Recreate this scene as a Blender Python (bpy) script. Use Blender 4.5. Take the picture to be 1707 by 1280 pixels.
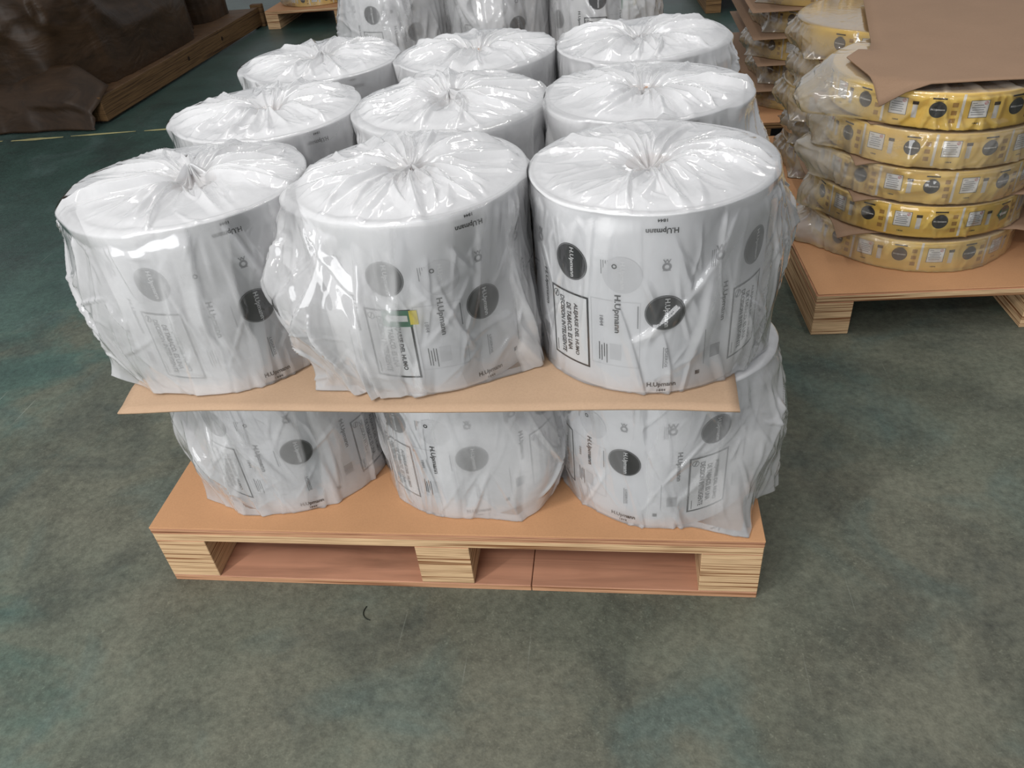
import bpy, bmesh, math, random
import numpy as np
from mathutils import Matrix, Vector

for o in list(bpy.data.objects):
    bpy.data.objects.remove(o, do_unlink=True)
scene = bpy.context.scene
COL = scene.collection
R_ = math.radians

# ------------------------------------------------------------------ camera
cam_d = bpy.data.cameras.new('camera')
cam_d.sensor_width = 36.0
cam_d.lens = 1293.97 / 1707.0 * 36.0
cam_d.clip_start = 0.02
cam_d.clip_end = 60
cam = bpy.data.objects.new('camera', cam_d)
COL.objects.link(cam)
yaw, pitch, roll = -0.1705, 0.6445, -0.1073
fw = Vector((math.sin(yaw) * math.cos(pitch), math.cos(yaw) * math.cos(pitch), -math.sin(pitch)))
rt = Vector((math.cos(yaw), -math.sin(yaw), 0))
up = rt.cross(fw)
r2 = math.cos(roll) * rt + math.sin(roll) * up
u2 = -math.sin(roll) * rt + math.cos(roll) * up
m = Matrix.Identity(4)
for i in range(3):
    m[i][0], m[i][1], m[i][2] = r2[i], u2[i], -fw[i]
m[0][3], m[1][3], m[2][3] = 0.338, -0.9798, 1.2692
cam.matrix_world = m
scene.camera = cam

# ------------------------------------------------------------------ world, lamps, exposure
world = bpy.data.worlds.new('hall_ambient')
scene.world = world
world.use_nodes = True
world.node_tree.nodes['Background'].inputs[0].default_value = (0.95, 0.97, 1.0, 1)
world.node_tree.nodes['Background'].inputs[1].default_value = 0.45


def area(name, loc, rot, sx, sy, power, col=(1, 1, 1)):
    d = bpy.data.lights.new(name, 'AREA')
    d.shape = 'RECTANGLE'
    d.size, d.size_y, d.energy, d.color = sx, sy, power, col
    o = bpy.data.objects.new(name, d)
    COL.objects.link(o)
    o.location = loc
    o.rotation_euler = rot
    return o


# ceiling strip lamps of the hall: the row over the front aisle is lit, the back of the hall is not
def aim(o, t):
    o.rotation_euler = (Vector(t) - o.location).to_track_quat('-Z', 'Y').to_euler()


l1 = area('ceiling_strip_lamp', (-1.5, -1.5, 3.0), (0, 0, 0), 0.07, 1.5, 42, (1.0, 0.985, 0.96))
l2 = area('ceiling_strip_lamp', (-0.9, -2.0, 3.0), (0, 0, 0), 1.6, 0.07, 32, (1.0, 0.985, 0.96))
l3 = area('ceiling_strip_lamp', (-0.5, 0.9, 3.3), (0, 0, 0), 0.07, 2.2, 20, (1.0, 0.99, 0.97))
l5 = area('ceiling_strip_lamp', (1.2, 1.2, 3.3), (0, 0, 0), 0.07, 1.6, 14, (1.0, 0.97, 0.92))
aim(l1, (0, 0.6, 0.5))
aim(l2, (0.1, 0.6, 0.5))
# unseen soft fill added behind the camera to brighten the upright roll faces
l4 = area('added_front_fill', (-1.5, -4.4, 1.5), (0, 0, 0), 2.6, 2.4, 98, (0.98, 0.99, 1.0))
aim(l4, (-0.1, 0.3, 0.6))

scene.view_settings.view_transform = 'Standard'
scene.view_settings.look = 'None'
scene.view_settings.gamma = 1.0
scene.view_settings.use_curve_mapping = False
scene.view_settings.exposure = 0.0
scene.cycles.transparent_max_bounces = 24
scene.cycles.max_bounces = 10
scene.cycles.sample_clamp_indirect = 6.0


# ------------------------------------------------------------------ helpers
def lin(r, g, b):
    f = lambda c: (c / 255 / 12.92) if c / 255 <= 0.04045 else ((c / 255 + 0.055) / 1.055) ** 2.4
    return (f(r), f(g), f(b), 1.0)


def tag(o, label=None, cat=None, group=None, kind=None):
    for k, v in (('label', label), ('category', cat), ('group', group), ('kind', kind)):
        if v:
            o[k] = v
    return o


def link(name, me, mat=None, parent=None, smooth=False):
    o = bpy.data.objects.new(name, me)
    COL.objects.link(o)
    if mat is not None:
        if len(me.materials) == 0:
            me.materials.append(mat)
    if parent is not None:
        o.parent = parent
    if smooth:
        me.polygons.foreach_set('use_smooth', [True] * len(me.polygons))
    return o


def empty(name, loc=(0, 0, 0), rz=0):
    o = bpy.data.objects.new(name, None)
    o.empty_display_size = 0.05
    COL.objects.link(o)
    o.location = loc
    o.rotation_euler = (0, 0, rz)
    return o


def mesh(name, v, f, mi=None):
    me = bpy.data.meshes.new(name)
    me.from_pydata([tuple(p) for p in v], [], [tuple(q) for q in f])
    if mi is not None:
        me.polygons.foreach_set('material_index', mi)
    me.update()
    return me


def grid_mesh(name, P, closed_u=True, attr=None):
    """P: (rings, n, 3) array -> quad mesh; closed around n if closed_u"""
    nr, n = P.shape[:2]
    me = bpy.data.meshes.new(name)
    idx = np.arange(nr * n).reshape(nr, n)
    if closed_u:
        a, b = idx[:-1], idx[1:]
        q = np.stack([a, b, np.roll(b, -1, 1), np.roll(a, -1, 1)], -1).reshape(-1, 4)
    else:
        q = np.stack([idx[:-1, :-1], idx[1:, :-1], idx[1:, 1:], idx[:-1, 1:]], -1).reshape(-1, 4)
    me.vertices.add(nr * n)
    me.vertices.foreach_set('co', P.reshape(-1).astype(np.float32))
    me.loops.add(q.size)
    me.loops.foreach_set('vertex_index', q.reshape(-1).astype(np.int32))
    me.polygons.add(len(q))
    me.polygons.foreach_set('loop_start', np.arange(0, q.size, 4, dtype=np.int32))
    me.polygons.foreach_set('loop_total', np.full(len(q), 4, dtype=np.int32))
    me.polygons.foreach_set('use_smooth', np.ones(len(q), dtype=bool))
    me.update()
    me.validate()
    if attr is not None:
        at = me.attributes.new('haze', 'FLOAT', 'POINT')
        at.data.foreach_set('value', attr.reshape(-1).astype(np.float32))
    return me


def box_me(name, x0, x1, y0, y1, z0, z1, bev=0.002):
    bm = bmesh.new()
    bmesh.ops.create_cube(bm, size=1)
    for v in bm.verts:
        v.co = Vector(((x0 + x1) / 2 + v.co.x * (x1 - x0), (y0 + y1) / 2 + v.co.y * (y1 - y0), (z0 + z1) / 2 + v.co.z * (z1 - z0)))
    if bev:
        bmesh.ops.bevel(bm, geom=list(bm.edges), offset=bev, segments=1, affect='EDGES')
    me = bpy.data.meshes.new(name)
    bm.to_mesh(me)
    bm.free()
    return me


def wrap(a):
    return (a + np.pi) % (2 * np.pi) - np.pi


def sst(a, b, x):
    t = np.clip((x - a) / (b - a), 0, 1)
    return t * t * (3 - 2 * t)


class Noise:
    """periodic (in u) value noise on a random grid, smooth interpolation"""
    def __init__(self, rng):
        self.rng = rng

    def __call__(self, u, v, nu, nv):
        # u in [0,1) periodic, v in [0,1]
        nu, nv = int(nu), int(nv)
        g = self.rng.random((nu, nv + 2))
        uu = (u % 1.0) * nu
        vv = np.clip(v, 0, 1) * nv
        i = np.floor(uu).astype(int) % nu
        j = np.minimum(np.floor(vv).astype(int), nv)
        fu = uu - np.floor(uu)
        fv = vv - j
        fu = fu * fu * (3 - 2 * fu)
        fv = fv * fv * (3 - 2 * fv)
        i2 = (i + 1) % nu
        return (g[i, j] * (1 - fu) + g[i2, j] * fu) * (1 - fv) + (g[i, j + 1] * (1 - fu) + g[i2, j + 1] * fu) * fv

    def ridge(self, u, v, nu, nv):
        return 1 - np.abs(2 * self(u, v, nu, nv) - 1) ** 0.8


# ------------------------------------------------------------------ materials
def nodemat(name):
    m_ = bpy.data.materials.new(name)
    m_.use_nodes = True
    nt = m_.node_tree
    for n in list(nt.nodes):
        nt.nodes.remove(n)
    out = nt.nodes.new('ShaderNodeOutputMaterial')
    return m_, nt, out


def N(nt, t, **kw):
    n = nt.nodes.new(t)
    for k, v in kw.items():
        if k.startswith('_'):
            setattr(n, k[1:], v)
        else:
            n.inputs[k.replace('__', ' ')].default_value = v
    return n


def ramp(nt, stops, fac=None):
    n = nt.nodes.new('ShaderNodeValToRGB')
    cr = n.color_ramp
    while len(cr.elements) < len(stops):
        cr.elements.new(0.5)
    for e, (p, c) in zip(cr.elements, stops):
        e.position = p
        e.color = c if len(c) == 4 else (*c, 1)
    if fac is not None:
        nt.links.new(fac, n.inputs[0])
    return n


def coords(nt, scale=(1, 1, 1), rot=(0, 0, 0), kind='Object', loc=(0, 0, 0)):
    tc = nt.nodes.new('ShaderNodeTexCoord')
    mp = N(nt, 'ShaderNodeMapping')
    mp.inputs['Scale'].default_value = scale
    mp.inputs['Rotation'].default_value = rot
    mp.inputs['Location'].default_value = loc
    nt.links.new(tc.outputs[kind], mp.inputs[0])
    return mp.outputs[0]


def geo(nt, scale=(1, 1, 1), rot=(0, 0, 0)):
    tc = nt.nodes.new('ShaderNodeNewGeometry')
    mp = N(nt, 'ShaderNodeMapping')
    mp.inputs['Scale'].default_value = scale
    mp.inputs['Rotation'].default_value = rot
    nt.links.new(tc.outputs['Position'], mp.inputs[0])
    return mp.outputs[0]


def noise(nt, vec, scale, detail=3, rough=0.5, dist=0.0):
    n = N(nt, 'ShaderNodeTexNoise', Scale=scale, Detail=detail, Roughness=rough, Distortion=dist)
    nt.links.new(vec, n.inputs['Vector'])
    return n.outputs['Fac']


def mixc(nt, fac, a, b, mode='MIX'):
    n = nt.nodes.new('ShaderNodeMix')
    n.data_type = 'RGBA'
    n.blend_type = mode
    for sock, val in ((n.inputs[0], fac), (n.inputs[6], a), (n.inputs[7], b)):
        if isinstance(val, (int, float)):
            sock.default_value = val
        elif isinstance(val, tuple):
            sock.default_value = val
        else:
            nt.links.new(val, sock)
    return n.outputs[2]


def mathn(nt, op, a, b=None, clamp=False):
    n = nt.nodes.new('ShaderNodeMath')
    n.operation = op
    n.use_clamp = clamp
    for sock, val in ((n.inputs[0], a), (n.inputs[1], b)):
        if val is None:
            continue
        if isinstance(val, (int, float)):
            sock.default_value = val
        else:
            nt.links.new(val, sock)
    return n.outputs[0]


def plain(name, col, rough=0.6, spec=0.3, varied=0.06, vscale=18):
    m_, nt, out = nodemat(name)
    p = N(nt, 'ShaderNodeBsdfPrincipled', Roughness=rough)
    p.inputs['Specular IOR Level'].default_value = spec
    f = noise(nt, coords(nt), vscale, 4)
    c0 = tuple(c * (1 - varied) for c in col[:3]) + (1,)
    c1 = tuple(min(1, c * (1 + varied)) for c in col[:3]) + (1,)
    rm = ramp(nt, [(0.3, c0), (0.7, c1)], f)
    nt.links.new(rm.outputs[0], p.inputs['Base Color'])
    nt.links.new(p.outputs[0], out.inputs[0])
    return m_


def film(name, tint=(0.95, 0.95, 0.96), hz_mul=1.0, hz_add=0.0, gloss=0.075, bump=0.13):
    """thin milky polyethylene: clear film with haze that scatters both ways"""
    m_, nt, out = nodemat(name)
    at = nt.nodes.new('ShaderNodeAttribute')
    at.attribute_name = 'haze'
    v = coords(nt)
    n1 = noise(nt, v, 22, 4, 0.6, 0.8)
    rg = N(nt, 'ShaderNodeTexNoise', Scale=17.0, Detail=2.0, Roughness=0.5, Distortion=1.6)
    rg.noise_type = 'RIDGED_MULTIFRACTAL'
    nt.links.new(coords(nt, (1, 1, 0.5)), rg.inputs['Vector'])
    n2 = rg.outputs['Fac']
    h = mathn(nt, 'MULTIPLY_ADD', at.outputs['Fac'], hz_mul)
    h.node.inputs[2].default_value = hz_add
    dv = mathn(nt, 'MULTIPLY', mathn(nt, 'SUBTRACT', n1, 0.5), 0.35)
    h = mathn(nt, 'ADD', h, mathn(nt, 'MULTIPLY', dv, h), clamp=True)
    bp = N(nt, 'ShaderNodeBump', Strength=bump, Distance=0.006)
    hb = mathn(nt, 'ADD', mathn(nt, 'MULTIPLY', n1, 0.9), mathn(nt, 'MULTIPLY', n2, 0.6))
    nt.links.new(hb, bp.inputs['Height'])
    tr = N(nt, 'ShaderNodeBsdfTransparent', Color=(0.985, 0.985, 0.985, 1))
    df = N(nt, 'ShaderNodeBsdfDiffuse', Color=(*tint, 1))
    tl = N(nt, 'ShaderNodeBsdfTranslucent', Color=(*tint, 1))
    gl = N(nt, 'ShaderNodeBsdfGlossy', Roughness=gloss, Color=(1, 1, 1, 1))
    for b in (df, gl):
        nt.links.new(bp.outputs[0], b.inputs['Normal'])
    mx = N(nt, 'ShaderNodeMixShader', Fac=0.42)
    nt.links.new(df.outputs[0], mx.inputs[1])
    nt.links.new(tl.outputs[0], mx.inputs[2])
    m2 = nt.nodes.new('ShaderNodeMixShader')
    nt.links.new(h, m2.inputs[0])
    nt.links.new(tr.outputs[0], m2.inputs[1])
    nt.links.new(mx.outputs[0], m2.inputs[2])
    fr = N(nt, 'ShaderNodeFresnel', IOR=1.5)
    nt.links.new(bp.outputs[0], fr.inputs['Normal'])
    fz = mathn(nt, 'MULTIPLY', fr.outputs[0], 1.7, clamp=True)
    m3 = nt.nodes.new('ShaderNodeMixShader')
    nt.links.new(fz, m3.inputs[0])
    nt.links.new(m2.outputs[0], m3.inputs[1])
    nt.links.new(gl.outputs[0], m3.inputs[2])
    nt.links.new(m3.outputs[0], out.inputs[0])
    return m_


def plywood(name, face, edge_light, edge_dark, layers=150, axis='z'):
    """plies show on the edges, veneer grain on the faces"""
    m_, nt, out = nodemat(name)
    g = nt.nodes.new('ShaderNodeNewGeometry')
    sep = nt.nodes.new('ShaderNodeSeparateXYZ')
    nt.links.new(g.outputs['Normal'], sep.inputs[0])
    nz = mathn(nt, 'ABSOLUTE', sep.outputs['Z'])
    isface = mathn(nt, 'GREATER_THAN', nz, 0.7)
    ve = coords(nt, (1.6, 1.6, layers))
    e1 = noise(nt, ve, 1.0, 3, 0.65, 0.25)
    e2 = noise(nt, coords(nt, (10, 10, layers * 3.2)), 1.0, 2, 0.6)
    ed = ramp(nt, [(0.40, edge_dark), (0.50, edge_light), (0.58, edge_light), (0.68, tuple(0.65 * a + 0.35 * b for a, b in zip(edge_light, edge_dark)))], e1)
    ed2 = mixc(nt, 0.5, ed.outputs[0], ramp(nt, [(0.35, (0.35, 0.3, 0.25, 1)), (0.6, (1, 1, 1, 1))], e2).outputs[0], 'MULTIPLY')
    fv = coords(nt, (2.0, 22, 4))
    f1 = noise(nt, fv, 1.2, 4, 0.6, 0.8)
    f2 = noise(nt, coords(nt), 9, 3, 0.5)
    fc = ramp(nt, [(0.3, tuple(c * 0.66 for c in face[:3]) + (1,)), (0.6, face)], f1)
    fc2 = mixc(nt, 0.4, fc.outputs[0], ramp(nt, [(0.3, (0.8, 0.76, 0.74, 1)), (0.65, (1, 1, 1, 1))], f2).outputs[0], 'MULTIPLY')
    col = mixc(nt, isface, ed2, fc2)
    bp = N(nt, 'ShaderNodeBump', Strength=0.4, Distance=0.0012)
    nt.links.new(e1, bp.inputs['Height'])
    p = N(nt, 'ShaderNodeBsdfPrincipled', Roughness=0.65)
    p.inputs['Specular IOR Level'].default_value = 0.25
    nt.links.new(col, p.inputs['Base Color'])
    nt.links.new(bp.outputs[0], p.inputs['Normal'])
    nt.links.new(p.outputs[0], out.inputs[0])
    return m_


def floor_mat():
    m_, nt, out = nodemat('painted_concrete')
    big = noise(nt, geo(nt), 1.7, 5, 0.62, 0.6)
    big2 = noise(nt, geo(nt, (1.2, 1.2, 1), (0, 0, 0.5)), 2.6, 4, 0.55, 0.9)
    blot = noise(nt, geo(nt, (1, 1, 1), (0, 0, 1.1)), 3.4, 8, 0.72, 0.4)
    fine = noise(nt, geo(nt), 60, 4, 0.75)
    vo = nt.nodes.new('ShaderNodeTexVoronoi')
    vo.inputs['Scale'].default_value = 210
    nt.links.new(geo(nt), vo.inputs['Vector'])
    # dust lies thick near the front of the aisle, the paint is greener and darker behind
    pos = nt.nodes.new('ShaderNodeNewGeometry')
    sp = nt.nodes.new('ShaderNodeSeparateXYZ')
    nt.links.new(pos.outputs['Position'], sp.inputs[0])
    dusty = mathn(nt, 'MULTIPLY_ADD', sp.outputs['Y'], -0.22)
    dusty.node.inputs[2].default_value = 0.30
    dusty = mathn(nt, 'MAXIMUM', mathn(nt, 'MINIMUM', dusty, 0.22), -0.30)
    lx = mathn(nt, 'MULTIPLY', mathn(nt, 'MINIMUM', mathn(nt, 'ADD', sp.outputs['X'], 0.55), 0.0), 0.20)
    lx = mathn(nt, 'MAXIMUM', lx, -0.16)
    d = mathn(nt, 'ADD', mathn(nt, 'ADD', big, dusty), lx)
    base = ramp(nt, [(0.28, lin(60, 84, 77)), (0.46, lin(80, 103, 94)), (0.58, lin(103, 108, 95)), (0.80, lin(112, 112, 98))], d)
    c2 = mixc(nt, ramp(nt, [(0.52, (0, 0, 0, 1)), (0.70, (0.6, 0.6, 0.6, 1))], big2).outputs[0], base.outputs[0], lin(84, 104, 100))
    c3 = mixc(nt, ramp(nt, [(0.49, (0, 0, 0, 1)), (0.70, (0.62, 0.62, 0.62, 1))], blot).outputs[0], c2, lin(56, 62, 60))
    c4 = mixc(nt, 0.7, c3, ramp(nt, [(0.3, (0.5, 0.5, 0.5, 1)), (0.62, (1.1, 1.1, 1.1, 1))], fine).outputs[0], 'MULTIPLY')
    gr = N(nt, 'ShaderNodeTexNoise', Scale=150.0, Detail=2.0, Roughness=0.6, Distortion=1.0)
    gr.noise_type = 'RIDGED_MULTIFRACTAL'
    nt.links.new(geo(nt), gr.inputs['Vector'])
    gw = ramp(nt, [(0.42, (0.1, 0.1, 0.1, 1)), (0.62, (0.75, 0.75, 0.75, 1))], noise(nt, geo(nt), 4.2, 5, 0.65))
    c4 = mixc(nt, gw.outputs[0], c4, mixc(nt, 1.0, c4, ramp(nt, [(0.10, (0.62, 0.62, 0.62, 1)), (0.45, (1.12, 1.12, 1.12, 1))], gr.outputs['Fac']).outputs[0], 'MULTIPLY'))
    # hairline scratches in a few places
    gate = ramp(nt, [(0.54, (0, 0, 0, 1)), (0.64, (1, 1, 1, 1))], noise(nt, geo(nt), 2.3, 2))
    scr = mathn(nt, 'MAXIMUM', noise(nt, geo(nt, (90, 2.5, 1), (0, 0, 0.75)), 1.0, 1), noise(nt, geo(nt, (120, 3.5, 1), (0, 0, -0.5)), 1.0, 1))
    scm = mathn(nt, 'MULTIPLY', ramp(nt, [(0.74, (0, 0, 0, 1)), (0.80, (1, 1, 1, 1))], scr).outputs[0], gate.outputs[0])
    c5 = mixc(nt, mathn(nt, 'MULTIPLY', scm, 0.45), c4, lin(150, 156, 146))
    hb = mathn(nt, 'ADD', mathn(nt, 'MULTIPLY', vo.outputs['Distance'], 0.6), mathn(nt, 'MULTIPLY', fine, 0.9))
    bp = N(nt, 'ShaderNodeBump', Strength=0.35, Distance=0.002)
    nt.links.new(hb, bp.inputs['Height'])
    p = N(nt, 'ShaderNodeBsdfPrincipled', Roughness=0.55)
    rr = ramp(nt, [(0.3, (0.38, 0.38, 0.38, 1)), (0.6, (0.7, 0.7, 0.7, 1))], d)
    nt.links.new(rr.outputs[0], p.inputs['Roughness'])
    p.inputs['Specular IOR Level'].default_value = 0.3
    nt.links.new(c5, p.inputs['Base Color'])
    nt.links.new(bp.outputs[0], p.inputs['Normal'])
    nt.links.new(p.outputs[0], out.inputs[0])
    return m_


def card_mat(name, col):
    m_, nt, out = nodemat(name)
    f1 = noise(nt, coords(nt), 260, 3, 0.7)
    f2 = noise(nt, coords(nt), 5, 4, 0.6)
    a = ramp(nt, [(0.3, tuple(c * 0.9 for c in col[:3]) + (1,)), (0.7, col)], f2)
    c = mixc(nt, 0.25, a.outputs[0], ramp(nt, [(0.35, (0.75, 0.72, 0.7, 1)), (0.6, (1, 1, 1, 1))], f1).outputs[0], 'MULTIPLY')
    p = N(nt, 'ShaderNodeBsdfPrincipled', Roughness=0.7)
    p.inputs['Specular IOR Level'].default_value = 0.2
    nt.links.new(c, p.inputs['Base Color'])
    nt.links.new(p.outputs[0], out.inputs[0])
    return m_


def tarp_mat():
    m_, nt, out = nodemat('brown_wrap')
    v = coords(nt)
    f1 = noise(nt, coords(nt, (1, 1, 2.5)), 3.5, 5, 0.65, 1.2)
    c = ramp(nt, [(0.3, lin(40, 29, 19)), (0.6, lin(60, 44, 30)), (0.8, lin(72, 56, 42))], f1)
    bp = N(nt, 'ShaderNodeBump', Strength=0.5, Distance=0.02)
    nt.links.new(noise(nt, coords(nt, (1, 1, 1.6)), 4, 3, 0.5, 1.0), bp.inputs['Height'])
    p = N(nt, 'ShaderNodeBsdfPrincipled', Roughness=0.45)
    p.inputs['Specular IOR Level'].default_value = 0.3
    nt.links.new(c.outputs[0], p.inputs['Base Color'])
    nt.links.new(bp.outputs[0], p.inputs['Normal'])
    nt.links.new(p.outputs[0], out.inputs[0])
    return m_


M = {
    'paper': plain('white_label_paper', (0.80, 0.80, 0.81, 1), 0.45, 0.35, 0.02),
    'core': plain('core_cardboard', lin(186, 152, 130), 0.8, 0.1),
    'ink': plain('black_ink', (0.012, 0.013, 0.015, 1), 0.4, 0.4, 0.2),
    'seal': plain('black_seal_ink', (0.016, 0.017, 0.02, 1), 0.28, 0.5, 0.3, 30),
    'grey': plain('grey_ink', (0.33, 0.33, 0.34, 1), 0.5, 0.2),
    'pale': plain('pale_grey_ink', (0.68, 0.68, 0.69, 1), 0.4, 0.3),
    'white': plain('white_ink', (0.82, 0.82, 0.82, 1), 0.45, 0.3, 0.02),
    'red': plain('red_ink', lin(190, 60, 70), 0.5, 0.3),
    'green': plain('green_sticker', lin(30, 110, 76), 0.4, 0.4),
    'yellow': plain('yellow_sticker', lin(226, 206, 60), 0.4, 0.4),
    'gold': plain('yellow_label_paper', lin(240, 204, 100), 0.4, 0.4, 0.06),
    'gold2': plain('dark_yellow_ink', lin(170, 130, 60), 0.5, 0.3, 0.1),
    'film': film('milky_film'),
    'film_warm': film('milky_film_aged', (0.86, 0.83, 0.78), 0.8, 0.0, 0.10, 0.12),
    'film_dull': film('dusty_film', (0.50, 0.44, 0.37), 0.8, 0.0, 0.12, 0.15),
    'ply': plywood('plywood', lin(196, 142, 108), lin(224, 190, 148), lin(136, 90, 56)),
    'ply_red': plywood('red_plywood', lin(196, 144, 116), lin(206, 158, 122), lin(140, 92, 64)),
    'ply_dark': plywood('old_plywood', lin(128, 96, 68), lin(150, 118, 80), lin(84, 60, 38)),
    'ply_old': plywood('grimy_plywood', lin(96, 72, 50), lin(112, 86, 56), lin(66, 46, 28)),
    'hard': card_mat('hardboard_face', lin(196, 148, 108)),
    'card': card_mat('slip_sheet_card', lin(184, 155, 128)),
    'card_dk': card_mat('brown_card', lin(152, 124, 101)),
    'floor': floor_mat(),
    'tarp': tarp_mat(),
    'line': plain('worn_yellow_paint', lin(176, 168, 120), 0.6, 0.2, 0.25, 9),
    'thread': plain('dark_thread', lin(40, 44, 38), 0.7, 0.2),
    'screw': plain('dark_mark', lin(40, 26, 16), 0.6, 0.2),
}

# ------------------------------------------------------------------ floor
fl = mesh('floor', [(-14, -5, 0), (12, -5, 0), (12, 16, 0), (-14, 16, 0)], [(0, 1, 2, 3)])
tag(link('floor', fl, M['floor']), 'worn green painted concrete floor with grey dusty patches', None, None, 'structure')

# worn yellow aisle line on the floor: separate flaking dashes of one painted stripe
rng = np.random.default_rng(4)
vs, fs = [], []
x0 = -3.5
ang = math.atan2(0.065, 0.963)
while x0 < -1.0:
    L = rng.uniform(0.12, 0.5)
    w = rng.uniform(0.022, 0.050)
    off = rng.normal(0, 0.006)
    yb = 2.9 + (x0 + 3.031) * math.tan(ang) + off
    i = len(vs)
    n = 6
    for k in range(n + 1):
        t = k / n
        ww = w * (0.25 + 0.75 * math.sin(math.pi * min(max(t, .04), .96))) * rng.uniform(.7, 1.2)
        vs += [(x0 + L * t, yb + L * t * math.tan(ang) - ww / 2, 0.0015), (x0 + L * t, yb + L * t * math.tan(ang) + ww / 2, 0.0015)]
    for k in range(n):
        fs.append((i + 2 * k, i + 2 * k + 2, i + 2 * k + 3, i + 2 * k + 1))
    x0 += L * rng.uniform(0.8, 1.15)
tag(link('trim_1', mesh('trim_1', vs, fs), M['line']), 'worn flaking yellow line painted on the floor', None, None, 'structure')


# ------------------------------------------------------------------ text and prints on cylinders
_txt = {}


def text_geo(s):
    if s not in _txt:
        cu = bpy.data.curves.new('t', 'FONT')
        cu.body = s
        cu.align_x = 'CENTER'
        cu.align_y = 'CENTER'
        cu.resolution_u = 2
        cu.offset = 0.022
        ob = bpy.data.objects.new('t', cu)
        COL.objects.link(ob)
        dg = bpy.context.evaluated_depsgraph_get()
        me = bpy.data.meshes.new_from_object(ob.evaluated_get(dg))
        v = np.array([p.co[:] for p in me.vertices]).reshape(-1, 3)
        f = [tuple(p.vertices) for p in me.polygons]
        bpy.data.objects.remove(ob)
        bpy.data.curves.remove(cu)
        bpy.data.meshes.remove(me)
        w = v[:, 0].max() - v[:, 0].min()
        v[:, 0] -= (v[:, 0].max() + v[:, 0].min()) / 2
        v[:, 1] -= (v[:, 1].max() + v[:, 1].min()) / 2
        _txt[s] = (v[:, :2], f, w, v[:, 1].max() - v[:, 1].min())
    return _txt[s]


class Print:
    """flat print in (arc length, height) coordinates, bent on a cylinder of radius R"""
    def __init__(self, R):
        self.R, self.v, self.f, self.mi, self.mats = R, [], [], [], []

    def _m(self, mat):
        if mat not in self.mats:
            self.mats.append(mat)
        return self.mats.index(mat)

    def add(self, pts, faces, mat, lift):
        i = len(self.v)
        for s, z in pts:
            a = s / self.R
            r = self.R + lift
            self.v.append((r * math.cos(a), r * math.sin(a), z))
        for q in faces:
            self.f.append(tuple(i + k for k in q))
            self.mi.append(self._m(mat))
        return self

    def rect(self, s0, s1, z0, z1, mat, lift=0.0005):
        n = max(1, int(abs(s1 - s0) / 0.012))
        p, q = [], []
        for k in range(n + 1):
            s = s0 + (s1 - s0) * k / n
            p += [(s, z0), (s, z1)]
        for k in range(n):
            q.append((2 * k, 2 * k + 2, 2 * k + 3, 2 * k + 1))
        return self.add(p, q, mat, lift)

    def frame(self, s0, s1, z0, z1, w, mat, lift=0.0008):
        self.rect(s0, s1, z0, z0 + w, mat, lift)
        self.rect(s0, s1, z1 - w, z1, mat, lift)
        self.rect(s0, s0 + w, z0 + w, z1 - w, mat, lift)
        return self.rect(s1 - w, s1, z0 + w, z1 - w, mat, lift)

    def disc(self, s, z, r, mat, lift=0.0008, rings=5, n=40, r0=0.0):
        p, q = [], []
        for j in range(rings + 1):
            rr = r0 + (r - r0) * j / rings
            for k in range(n):
                a = 2 * math.pi * k / n
                p.append((s + rr * math.cos(a), z + rr * math.sin(a)))
        for j in range(rings):
            for k in range(n):
                q.append((j * n + k, (j + 1) * n + k, (j + 1) * n + (k + 1) % n, j * n + (k + 1) % n))
        return self.add(p, q, mat, lift)

    def text(self, st, s, z, h, w, mat, rot=0, lift=0.0011):
        """h: overall glyph height, w: overall run length, rot in degrees"""
        v, f, tw, th = text_geo(st)
        u = v[:, 0] / tw * w
        t = v[:, 1] / th * h
        a = math.radians(rot)
        p = list(zip(s + u * math.cos(a) - t * math.sin(a), z + u * math.sin(a) + t * math.cos(a)))
        return self.add(p, f, mat, lift)

    def build(self, name):
        me = mesh(name, self.v, self.f, self.mi)
        for k in self.mats:
            me.materials.append(M[k])
        return me


RW, HW = 0.1895, 0.3132            # white roll radius and height
D2S = math.pi / 180 * RW


def p_seal():
    p = Print(RW)
    p.disc(0, 0, 0.0305, 'seal', 0.0008)
    p.disc(0, 0, 0.0295, 'grey', 0.0011, 1, 40, 0.0287)
    p.text('H.Upmann', 0.002, 0, 0.010, 0.050, 'white', -90, 0.0014)
    return p.build('black_seal')


def p_ghost():
    p = Print(RW)
    p.disc(0, 0, 0.0305, 'pale', 0.0006)
    p.text('H.Upmann', 0.0, 0, 0.009, 0.046, 'white', -90, 0.001)
    return p.build('pale_seal')


def p_warn():
    p = Print(RW)
    a0, a1 = -60 * D2S, -36.2 * D2S
    p.rect(a0, a1, 0.035, 0.167, 'white', 0.0004)
    p.frame(a0, a1, 0.035, 0.167, 0.0034, 'ink')
    mid = (a0 + a1) / 2
    p.text('ALEJARSE DEL HUMO', mid + 0.014, 0.100, 0.0098, 0.098, 'ink', -90)
    p.text('DE TABACO. ES UNA', mid + 0.000, 0.100, 0.0098, 0.090, 'ink', -90)
    p.text('DECISION INTELIGENTE', mid - 0.014, 0.100, 0.0098, 0.108, 'ink', -90)
    p.disc(a0 + 0.0115, 0.1535, 0.0065, 'ink', 0.0011, 1, 24, 0.0055)
    p.text('/', a0 + 0.0115, 0.1535, 0.009, 0.006, 'ink')
    p.rect(a0 + 0.008, a0 + 0.0092, 0.042, 0.064, 'ink', 0.0011)
    return p.build('warning_panel')


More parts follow.
